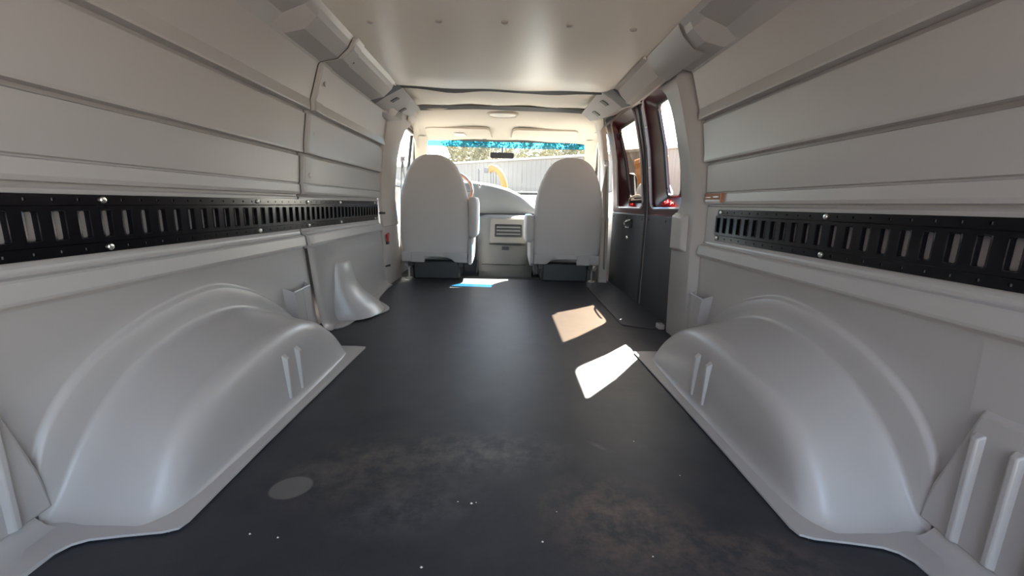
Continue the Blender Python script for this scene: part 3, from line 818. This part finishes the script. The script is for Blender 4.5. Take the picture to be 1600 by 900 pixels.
# ------------------------------------------------------------------ seats
def bucket_seat(cxs, label, s_in, arm):
    """s_in: +1 when the aisle is at +x"""
    t = thing('bucket_seat', label, 'seat', (cxs, 3.55, 0), 'front bucket seats')
    prof = [(.195, .255, .10), (.21, .272, .115), (.30, .288, .13), (.45, .287, .14), (.58, .283, .14), (.69, .277, .135), (.78, .252, .13), (.88, .214, .12), (.945, .173, .11), (.980, .130, .095), (1.0, .085, .07), (1.008, .04, .035)]
    rows = []
    for z, hw, dp in prof:
        yb = 3.455 - .075 * (z - .2) / .8
        row = []
        for k in range(28):
            th = 2 * PI * k / 28
            c, s_ = math.cos(th), math.sin(th)
            ex = .45
            row.append((cxs + hw * math.copysign(abs(c) ** ex, c), yb + dp / 2 + dp / 2 * math.copysign(abs(s_) ** .7, s_), z))
        rows.append(row)
    MB().grid(rows, closed=True, cap0=True, cap1=True).build('backrest', M['seat'], t, angle=80, sub=1)
    # cushion
    rows = []
    for y, hw, z0, z1 in [(3.52, .22, .30, .40), (3.54, .26, .26, .43), (3.7, .275, .25, .44), (3.95, .275, .26, .455), (4.02, .26, .28, .44), (4.04, .2, .31, .40)]:
        row = []
        for k in range(20):
            th = 2 * PI * k / 20
            row.append((cxs + hw * math.copysign(abs(math.cos(th)) ** .4, math.cos(th)), y, (z0 + z1) / 2 + (z1 - z0) / 2 * math.copysign(abs(math.sin(th)) ** .5, math.sin(th))))
        rows.append(row)
    MB().grid(rows, closed=True, cap0=True, cap1=True).build('seat_cushion', M['seat'], t, angle=80)
    # plastic skirt under the backrest: arched lower edge
    sk = []
    n = 16
    for k in range(n + 1):
        u = k / n * 2 - 1
        x = cxs + u * .27
        zb = .150 + .045 * max(0, 1 - (u / .62) ** 2) ** .5 if abs(u) < .62 else .150
        sk.append([(x, 3.448, .235), (x, 3.444, .20), (x, 3.452, zb + .006), (x, 3.47, zb), (x, 3.70, zb)])
    MB().grid(sk).build('seat_skirt', M['seatplastic'], t, angle=40)
    box('skirt_block', M['seatplastic'], t, cxs - s_in * .14 - .055, cxs - s_in * .14 + .055, 3.440, 3.47, .15, .232, .005)
    side = MB()
    xs_ = cxs + s_in * .272
    side.prism([(xs_, 3.46, .15), (xs_, 3.50, .13), (xs_, 3.92, .17), (xs_, 4.0, .30), (xs_, 3.95, .36), (xs_, 3.55, .40), (xs_, 3.46, .36)], (s_in * .035, 0, 0))
    side.build('side_cover', M['seatplastic'], t, bevel=.012)
    # pedestal and runners
    pd = MB(); pd.box(cxs - .20, cxs + .20, 3.52, 3.95, -.01, .16)
    pd.build('pedestal', M['dark'], t, bevel=.02)
    for dx in (-.21, .21):
        box('seat_rail', M['dark'], t, cxs + dx - .02, cxs + dx + .02, 3.48, 4.0, .11, .15, .004)
    # armrest on the aisle side
    z0, z1, yA, yB = arm
    ar = []
    for y, q in ((yA, .55), (yA + .02, .85), (yA + .05, 1), (yB - .05, 1), (yB - .01, .8), (yB, .5)):
        row = []
        for k in range(16):
            th = 2 * PI * k / 16
            row.append((cxs + s_in * .315 + .04 * q * math.copysign(abs(math.cos(th)) ** .55, math.cos(th)), y, (z0 + z1) / 2 + (z1 - z0) / 2 * (.85 + .15 * q) * math.copysign(abs(math.sin(th)) ** .35, math.sin(th))))
        ar.append(row)
    MB().grid(ar, closed=True, cap0=True, cap1=True).build('armrest', M['seat'], t, angle=80)
    return t
bucket_seat(-.573, 'grey fabric driver seat on the left, its back to the cargo space', 1, (.36, .695, 3.42, 3.74))
bucket_seat(.525, 'grey fabric passenger seat on the right beside the side doors', -1, (.33, .56, 3.44, 3.78))

# belt towers with their straps
def seat_belt(s, label, yb):
    X0 = .845 if s < 0 else .815
    t = thing('seat_belt', label, 'seat belt', (s * (X0 + .03), yb, 1.0))
    g = MB(); g.box(s * (X0 - .012), s * (X0 + .012), yb - .03, yb + .03, .955, 1.0)
    g.build('guide_loop', M['seatplastic'], t, bevel=.008)
    MB().disc((s * (X0 - .012), yb, .985), (-s, 0, 0), .018, .01, 12).build('bolt_cap', M['seatplastic'], t)
    st = MB()
    pts = [(X0, .96), (X0 + .012, .80), (X0 + .02, .6), (X0 + .03, .30), (X0 + .035, .12)]
    st.grid([[(s * x, yb - .024, z) for x, z in pts], [(s * x, yb + .024, z) for x, z in pts]])
    st.build('strap', M['belt'], t, solid=.003)
    st = MB()
    pts = [(X0 - .004, yb, .96), (X0 - .02, yb + .03, .75), (X0 - .03, yb + .06, .5), (X0 - .02, yb + .10, .25)]
    st.grid([[(s * x, y - .022, z) for x, y, z in pts], [(s * x, y + .022, z) for x, y, z in pts]])
    st.build('strap', M['belt'], t, solid=.003)
    return t
seat_belt(-1, 'pale seat belt hanging between the left pillar and the driver seat', 3.55)
seat_belt(1, 'pale seat belt hanging between the passenger seat and the side doors', 3.475)
for s, lb in ((-1, 'bright steel belt anchor on the floor beside the driver seat'), (1, 'dull steel belt anchor on the floor beside the passenger seat')):
    t = thing('belt_anchor', lb, 'anchor', (s * .80 if s < 0 else .755, 3.50, 0))
    x = s * .80 if s < 0 else .755
    MB().disc((x, 3.50, -.002), (0, 0, 1), .03, .014, 12).build('base', M['silver'], t)
    MB().tube([(x, 3.50, .012), (x, 3.50, .10)], .009, 8).build('stem', M['silver'], t)
    MB().tube([(x - .035, 3.49, .125), (x - .012, 3.50, .105), (x + .012, 3.50, .105), (x + .035, 3.51, .13)], .009, 8).build('fork', M['silver'], t)

# ------------------------------------------------------------------ dashboard
t = thing('dashboard', 'grey dashboard with a high rounded instrument hump under the windscreen', 'dashboard', (0, 4.3, .6))
ZT = [(-.93, .70), (-.80, .79), (-.60, .842), (-.30, .845), (-.12, .822), (.03, .785), (.14, .735), (.22, .682), (.27, .635), (.32, .615), (.93, .615)]
rows = []
for k in range(61):
    x = -.93 + 1.86 * k / 60
    zt = lerp(ZT, x)
    f = 0.0 if x < .25 else min(1, (x - .25) / .08)
    kx = lambda v: .012 + (v - .012) * 1.0625
    kz = lambda v: .64 + (v - .64) * 1.0625
    row = [(x, 4.20, .50), (x, 4.02, .525), (x, 3.985, .54), (x, 3.97, .56), (x, 3.975, .56 + (zt - .56) * .45), (x, 3.995, .56 + (zt - .56) * .85), (x, 4.02, zt - .006), (x, 4.06, zt), (x, 4.20, zt + .004 - .02 * (1 - f))]
    row = [(kx(x), y * 1.0625, kz(z)) for x, y, z in row]
    rows.append(row + [(kx(x), 4.55, max(.70, kz(zt) * .5 + .36)), (kx(x), 4.62, .735), (kx(x), 4.74, .752)])
MB().grid(rows).build('dash_body', M['dash'], t, angle=60)
MB().tube([(-.34, 4.24, .54), (.105, 4.216, .543), (.32, 4.216, .543)], .008, 6).build('dash_seam', M['dark'], t)
MB().disc((-.25, 4.235, .815), (0, -1, .2), .010, .012, 10).build('knob', M['chrome'], t)
# engine cover between the seats
t = thing('engine_cover', 'grey engine cover with a framed storage bin between the seats', 'engine cover', (.01, 4.0, 0))
eo = []
for y, hw, zt in ((3.72, .24, .04), (3.75, .245, .075), (3.92, .262, .30), (4.07, .270, .50), (4.09, .268, .522), (4.12, .262, .535), (4.22, .24, .54)):
    row = []
    for k in range(13):
        u = k / 12 * 2 - 1
        row.append((.015 + hw * u, y + .03 * u * u, zt - (.02 * max(0, abs(u) - .8) / .2)))
    eo.append(row)
body = MB().grid(eo)
for s in (-1, 1):
    body.grid([[(.015 + s * r[0], r[1] + .03, r[2] - .02), (.015 + s * (r[0] + .02), r[1] + .10, -.01), (.015 + s * (r[0] + .03), 4.25, -.01)] for r in [(h, y, z) for (y, h, z) in ((3.75, .245, .075), (3.92, .262, .30), (4.07, .270, .50), (4.12, .262, .535), (4.22, .24, .54))]])
body.grid([[(.015 + .24 * u, 3.72 + .03 * u * u, z) for u in [k / 6 - 1 for k in range(13)]] for z in (-.012, .04)])
body.build('cover_shell', M['console'], t, angle=50)
# bin frame stands on the sloping rear face
def face_y(z): return lerp([(.04, 3.72), (.075, 3.75), (.30, 3.92), (.50, 4.07)], z) - .004
def on_face(x, z, d=0): return (x, face_y(z) - d, z)
fo = rrect([(-.135, .285), (.205, .285), (.205, .500), (-.135, .500)], .02)
fi = rrect([(-.092, .335), (.168, .335), (.168, .452), (-.092, .452)], .012)
MB().grid([[on_face(x, z, -.01) for x, z in fo], [on_face(x, z, .014) for x, z in fo], [on_face(x, z, .016) for x, z in fi], [on_face(x, z, -.05) for x, z in fi]], closed=True).build('bin_frame', M['dashlight'], t, angle=40)
bk = [on_face(x, z, .006) for x, z in fi]
MB().add(bk, [tuple(range(len(bk)))]).build('bin_back', M['dark'], t, smooth=False)
for z in (.362, .393, .424):
    MB().box(-.075, .15, face_y(z) - .016, face_y(z) + .03, z - .005, z + .005).build('bin_slat', M['dash'], t, bevel=.002)
MB().box(-.02, .045, face_y(.235) - .006, face_y(.235) + .01, .215, .258).build('latch_pocket', M['dark'], t, bevel=.003)
MB().tube([on_face(-.14, .275, .002), on_face(.03, .268, .002), on_face(.2, .275, .002)], .004, 6).build('lid_seam', M['dark'], t)
MB().tube([on_face(-.2, .10, .002), on_face(.2, .10, .002)], .004, 6).build('lid_seam', M['dark'], t)

# steering wheel
t = thing('steering_wheel', 'tan leather rimmed steering wheel in front of the driver seat', 'steering wheel', (-.50, 3.93, .74))
c = Vector((-.50, 3.90, .745)); ax = Vector((0, -.86, .5)).normalized(); uu = Vector((1, 0, 0)); ww = ax.cross(uu)
rim = [c + (uu * math.cos(2 * PI * k / 36) + ww * math.sin(2 * PI * k / 36)) * .198 for k in range(36)]
MB().tube(rim, .016, 8, closed=True).build('rim', M['leather'], t)
MB().disc(c - ax * .05, ax, .075, .05, 20, .01).build('hub', M['dash'], t)
for th in (0, PI, -PI / 2):
    p = c + (uu * math.cos(th) + ww * math.sin(th)) * .19
    MB().tube([c - ax * .02, p], [.022, .014], 8).build('spoke', M['dash'], t)
MB().tube([c - ax * .05, c - ax * .16], .03, 10).build('column', M['dark'], t)

# rear view mirror
t = thing('rear_view_mirror', 'dark rear view mirror hanging in front of the windscreen', 'mirror', (-.03, 4.14, 1.16))
q = rrect([(-.150, 1.063), (.075, 1.063), (.075, 1.118), (-.150, 1.118)], .02)
MB().grid([[(x, 4.10, z) for x, z in q], [(x, 4.125, .1 * 1.09 + .9 * z) for x, z in q]], closed=True, cap0=True, cap1=True).build('mirror_housing', M['dark'], t, bevel=.003)
MB().tube([(-.035, 4.12, 1.10), (-.035, 4.20, 1.17)], .009, 8).build('stalk', M['dark'], t)

# sun visors
def visor(x0, x1, label, tagged):
    t = thing('sun_visor', label, 'sun visor', ((x0 + x1) / 2, 4.13, 1.25), 'sun visors')
    q = rrect([(x0, 4.135), (x1, 4.135), (x1 - .02, 3.90), (x0 + .02, 3.90)], .05)
    lo, hi = [], []
    for x, y in q:
        z = 1.240 + (4.135 - y) * .20
        lo.append((x, y, z)); hi.append((x, y + .004, z + .020))
    ctr = Vector(((x0 + x1) / 2, 4.02, 0))
    inn = [((p[0] - ctr.x) * .94 + ctr.x, (p[1] - ctr.y) * .9 + ctr.y, p[2] - .004) for p in lo]
    MB().grid([hi, lo, inn], closed=True, cap0=True, cap1=True).build('visor_panel', M['cloth'], t, angle=50)
    xm = x0 + .015 if x0 < -.3 else x1 - .015
    MB().tube([(x0 + .0, 4.14, 1.258), (x1, 4.14, 1.258)], .008, 8).build('hinge_rod', M['lens'], t)
    xc = x1 - .07 if x0 < -.3 else x0 + .06
    box('clip', M['dark'], t, xc - .02, xc + .02, 4.118, 4.145, 1.235, 1.247, .003)
    if tagged:
        MB().prism([(x0 + .27, 4.05, 1.247), (x0 + .38, 4.05, 1.247), (x0 + .36, 3.985, 1.260), (x0 + .27, 3.985, 1.260)], (0, 0, -.002)).build('paper_tag', M['cream'], t)
    return t
visor(-.745, -.135, 'beige sun visor over the driver side of the windscreen, with a small pale tag', True)
visor(.045, .665, 'plain beige sun visor over the passenger side of the windscreen', False)

# dome light
t = thing('dome_light', 'oval dome light in the beige headliner above the seats', 'lamp', (-.03, 3.36, 1.31))
def ov(rx, ry, z, n=28): return [(-.03 + rx * math.copysign(abs(math.cos(2 * PI * k / n)) ** .7, math.cos(2 * PI * k / n)), 3.45 + ry * math.copysign(abs(math.sin(2 * PI * k / n)) ** .8, math.sin(2 * PI * k / n)), z) for k in range(n)]
MB().grid([ov(.125, .105, 1.340), ov(.122, .10, 1.322), ov(.108, .088, 1.314), ov(.102, .08, 1.320)], closed=True).build('bezel', M['cloth'], t, angle=50)
MB().grid([ov(.102, .08, 1.320), ov(.08, .06, 1.315), ov(.03, .02, 1.313)], closed=True, cap1=True).build('lens', M['lens'], t)

# passenger door mirror seen through the side door glass
t = thing('side_mirror', 'dark oval door mirror outside, seen through the tinted side door window', 'mirror', (1.03, 4.32, .82))
rows = []
for y, q in ((4.20, .93), (4.215, 1), (4.26, .98), (4.31, .8), (4.34, .4)):
    rows.append([(1.235 + .065 * q * math.copysign(abs(math.cos(2 * PI * k / 24)) ** .7, math.cos(2 * PI * k / 24)), y, .845 + .125 * q * math.copysign(abs(math.sin(2 * PI * k / 24)) ** .75, math.sin(2 * PI * k / 24))) for k in range(24)])
MB().grid(rows, closed=True, cap1=True).build('mirror_housing', M['railgrey'], t)
MB().add([(1.235 + .058 * math.copysign(abs(math.cos(2 * PI * k / 24)) ** .7, math.cos(2 * PI * k / 24)), 4.206, .845 + .115 * math.copysign(abs(math.sin(2 * PI * k / 24)) ** .75, math.sin(2 * PI * k / 24))) for k in range(24)], [tuple(range(24))]).build('mirror_face', M['mirrorface'], t, smooth=False)
MB().tube([(1.22, 4.27, .78), (1.08, 4.30, .74), (.985, 4.32, .73)], .022, 8).build('mirror_arm', M['dark'], t)

# crumbs on the mat
cr = MB()
for (x, y, r) in ((-.472, .704, .0028), (-.414, .696, .0024), (-.126, .632, .003), (.096, .692, .0028), (.381, 1.047, .002), (.133, .773, .0018), (-.08, .80, .002), (-.05, .795, .0035), (-.04, .798, .002), (.45, .90, .0018), (.30, .66, .002)):
    cr.add([(x + r, y, .0005), (x, y + r * .7, .0005), (x - r, y, .0005), (x, y - r * .8, .0005), (x, y, .0005 + r)], [(0, 1, 4), (1, 2, 4), (2, 3, 4), (3, 0, 4), (3, 2, 1, 0)])
tag(cr.build('crumbs', M['cream']), 'tiny pale crumbs scattered on the black rubber floor mat', 'debris', kind='stuff')

# ------------------------------------------------------------------ outside
def corrugated(w, h, rib=.19):
    """one ribbed steel sheet, origin at its lower left, in the xz plane"""
    mb = MB(); n = int(round(w / rib)); pts = []
    for i in range(n):
        a = i * w / n; b = w / n
        pts += [(a, 0), (a + b * .55, 0), (a + b * .65, .014), (a + b * .90, .014)]
    pts.append((w, 0))
    mb.grid([[(x, -y, 0) for x, y in pts], [(x, -y, h) for x, y in pts]])
    me = bpy.data.meshes.new('fence_sheet')
    me.from_pydata(mb.v, [], mb.f); me.materials.append(M['fence'])
    return me
def fence(p, q, label, h0=-.66, h1=2.04):
    p = Vector((p[0], p[1], 0)); q = Vector((q[0], q[1], 0))
    L = (q - p).length; a = math.atan2(q.y - p.y, q.x - p.x)
    t = thing('metal_fence', label, 'fence', (p.x, p.y, h0)); t.rotation_euler = (0, 0, a)
    n = int(round(L / 1.15)); w = L / n
    me = corrugated(w - .012, h1 - h0)
    for i in range(n):
        o = bpy.data.objects.new('fence_sheet', me); COL.objects.link(o); o.parent = t; o.location = (i * w, 0, .02)
    mb = MB(); mb.box(-.05, L + .05, -.05, .04, h1 - h0, h1 - h0 + .07)
    me2 = bpy.data.meshes.new('top_rail'); me2.from_pydata(mb.v, [], mb.f); me2.materials.append(M['white'])
    o = bpy.data.objects.new('top_rail', me2); COL.objects.link(o); o.parent = t
    return t
fence((-9.0, 21.8), (2.24, 12.5), 'long pale ribbed steel fence running away to the left beyond the windscreen')
fence((2.30, 12.42), (7.9, 5.6), 'pale ribbed steel fence beyond the side door windows')

t = thing('metal_post', 'thin dark post standing in front of the pale fence', 'post', (-.66, 10.3, -.66))
MB().tube([(-.66, 10.3, -.66), (-.66, 10.3, 1.42)], .028, 8).build('post', M['railgrey'], t)
MB().disc((-.66, 10.3, 1.42), (0, 0, 1), .036, .03, 8).build('post_cap', M['railgrey'], t)

# small yellow excavator: only its curved boom shows over the dash
t = thing('excavator', 'small yellow excavator with a curved boom raised before the fence', 'excavator', (.35, 10.0, -.66))
for y in (9.72, 10.36):
    q = rrect([(-.35, -.66), (1.05, -.66), (1.05, -.30), (-.35, -.30)], .17)
    MB().grid([[(x, y - .13, z) for x, z in q], [(x, y + .13, z) for x, z in q]], closed=True, cap0=True, cap1=True).build('track', M['rubber'], t)
MB().box(-.1, 1.05, 9.65, 10.42, -.28, .35).build('engine_body', M['yellow'], t, bevel=.06)
MB().box(.1, .6, 9.75, 10.3, .35, .62).build('seat_base', M['dark'], t, bevel=.05)
bp_ = smooth_line([(.0, 9.98, .25), (-.02, 9.98, .75), (-.03, 9.98, 1.08), (-.10, 9.98, 1.28), (-.22, 9.98, 1.42), (-.34, 9.98, 1.46), (-.40, 9.98, 1.44)], 2)
MB().tube(bp_, .075, 8).build('boom', M['yellow'], t)
MB().tube([(-.30, 9.98, 1.47), (-.42, 9.98, 1.40)], .085, 10).build('boom_head', M['yellow'], t)
MB().box(-.52, -.42, 9.88, 10.08, 1.34, 1.45).build('quick_hitch', M['railgrey'], t, bevel=.01)
for x in (-.36, -.30, -.24):
    MB().tube([(x, 9.93, 1.36), (x + .005, 9.93, 1.10)], .008, 6).build('hose', M['dark'], t)

# orange machine and white tank by the fence, seen through the front side window
t = thing('loader', 'orange loader beside the fence, seen through the tinted side window', 'loader', (3.5, 9.4, -.66))
MB().prism([(2.98, 9.05, 1.74), (2.98, 9.05, 1.62), (3.03, 9.05, 1.56), (3.02, 9.05, 1.44), (3.0, 9.05, 1.34), (3.10, 9.05, 1.22), (3.16, 9.05, 1.15), (3.16, 9.05, .2), (3.42, 9.05, .2), (3.42, 9.05, 1.74)], (0, 1.1, 0)).build('engine_body', M['orange'], t, bevel=.05)
for x, y in ((2.85, 9.0), (3.7, 9.0), (2.85, 9.95), (3.7, 9.95)):
    MB().disc((x, y - .1, -.26), (0, 1, 0), .40, .22, 24).build('wheel', M['rubber'], t)
MB().box(2.75, 3.8, 9.12, 9.88, -.2, .21).build('chassis', M['dark'], t, bevel=.03)
t = thing('tank', 'white rounded tank below the orange loader, seen through the tinted side window', 'tank', (2.82, 8.1, -.66))
rows = []
for z, r in ((-.66, .36), (.7, .36), (.95, .34), (1.08, .27), (1.16, .15), (1.18, .06)):
    rows.append([(2.82 + r * math.cos(2 * PI * k / 28), 8.1 + r * math.sin(2 * PI * k / 28), z) for k in range(28)])
MB().grid(rows, closed=True, cap0=True, cap1=True).build('tank_body', M['white'], t)
MB().disc((2.82, 8.1, 1.17), (0, 0, 1), .08, .05, 14).build('tank_lid', M['dark'], t)

# trees behind the fence
def tree_meshes(kind, seed):
    rnd = random.Random(seed)
    wood = MB(); H = 4.5
    stems = 4 if kind else 3
    lp = []
    for k in range(stems):
        a = rnd.uniform(0, 6.28); r = rnd.uniform(.25, .9)
        tip = (math.cos(a) * r, math.sin(a) * r * .6, rnd.uniform(.78, 1.0) * H)
        mid = (tip[0] * .45 + rnd.uniform(-.1, .1), tip[1] * .45, tip[2] * .5)
        wood.tube([(rnd.uniform(-.1, .1), 0, 0), mid, tip], [.07, .05, .015], 6)
        for j in range(5):
            t_ = rnd.uniform(.45, .95)
            b = Vector(mid).lerp(Vector(tip), (t_ - .45) / .5) if t_ > .45 else Vector(mid)
            e = b + Vector((rnd.uniform(-.8, .8), rnd.uniform(-.5, .5), rnd.uniform(.1, .5)))
            wood.tube([b, e], [.02, .006], 5)
            lp.append((e, .42)); lp.append((b, .3))
        lp.append((Vector(tip), .35))
    leaf = MB()
    for c, r in lp:
        for _ in range(52 if kind else 38):
            p = c + Vector((rnd.gauss(0, 1), rnd.gauss(0, .8), rnd.gauss(0, .8))) * r * .6
            d = Vector((rnd.uniform(-1, 1), rnd.uniform(-1, 1), rnd.uniform(-1, .3))).normalized()
            w = d.cross(Vector((rnd.uniform(-1, 1), rnd.uniform(-1, 1), rnd.uniform(-1, 1)))).normalized()
            s1, s2 = rnd.uniform(.08, .15), rnd.uniform(.035, .065)
            leaf.add([p - d * s1, p + w * s2, p + d * s1, p - w * s2], [(0, 1, 2, 3)])
    def fin(mb, nm, m):
        me = bpy.data.meshes.new(nm); me.from_pydata([tuple(v) for v in mb.v], [], mb.f); me.materials.append(m); return me
    return fin(wood, 'trunk', M['bark']), fin(leaf, 'crown', M['leaf'] if kind else M['leafdark'])
protos = [tree_meshes(1, 3), tree_meshes(0, 5), tree_meshes(1, 9)]
kinds = ['dry yellowish bushy tree', 'thin olive tree with open branches', 'dry yellowish bushy tree']
NTH = ['first', 'second', 'third', 'fourth', 'fifth', 'sixth', 'seventh', 'eighth', 'ninth', 'tenth', 'eleventh', 'twelfth']
TX = [(-3.6, 24.5, 1, .84), (-2.9, 25.5, 0, 1.12), (-2.1, 24.4, 2, 1.15), (-1.4, 25.6, 1, 1.18), (-.6, 24.8, 0, .96), (.2, 25.6, 2, .95), (1.0, 24.6, 1, .96), (1.8, 25.5, 0, 1.0), (2.6, 24.6, 2, 1.1), (3.5, 25.4, 1, 1.15), (4.4, 25.0, 0, 1.05), (5.4, 25.6, 2, .88)]
for i, (x, y, k, h) in enumerate(TX):
    y = (24.0, 27.2, 30.4)[i % 3]; q = y / 25; x, h = x * q, (h * 4.5 * q + .64 * 0 + 1.3 * (q - 1)) / 4.5
    t = thing('tree', kinds[k] + ' behind the pale fence, ' + NTH[i] + ' tree from the left', 'tree', (x, y, -.66), 'trees behind the fence')
    t.rotation_euler = (0, 0, i * 1.7); t.scale = (1.0, 1.0, h)
    o = bpy.data.objects.new('trunk', protos[k][0]); COL.objects.link(o); o.parent = t
    o = bpy.data.objects.new('crown', protos[k][1]); COL.objects.link(o); o.parent = t; o['kind'] = 'stuff'
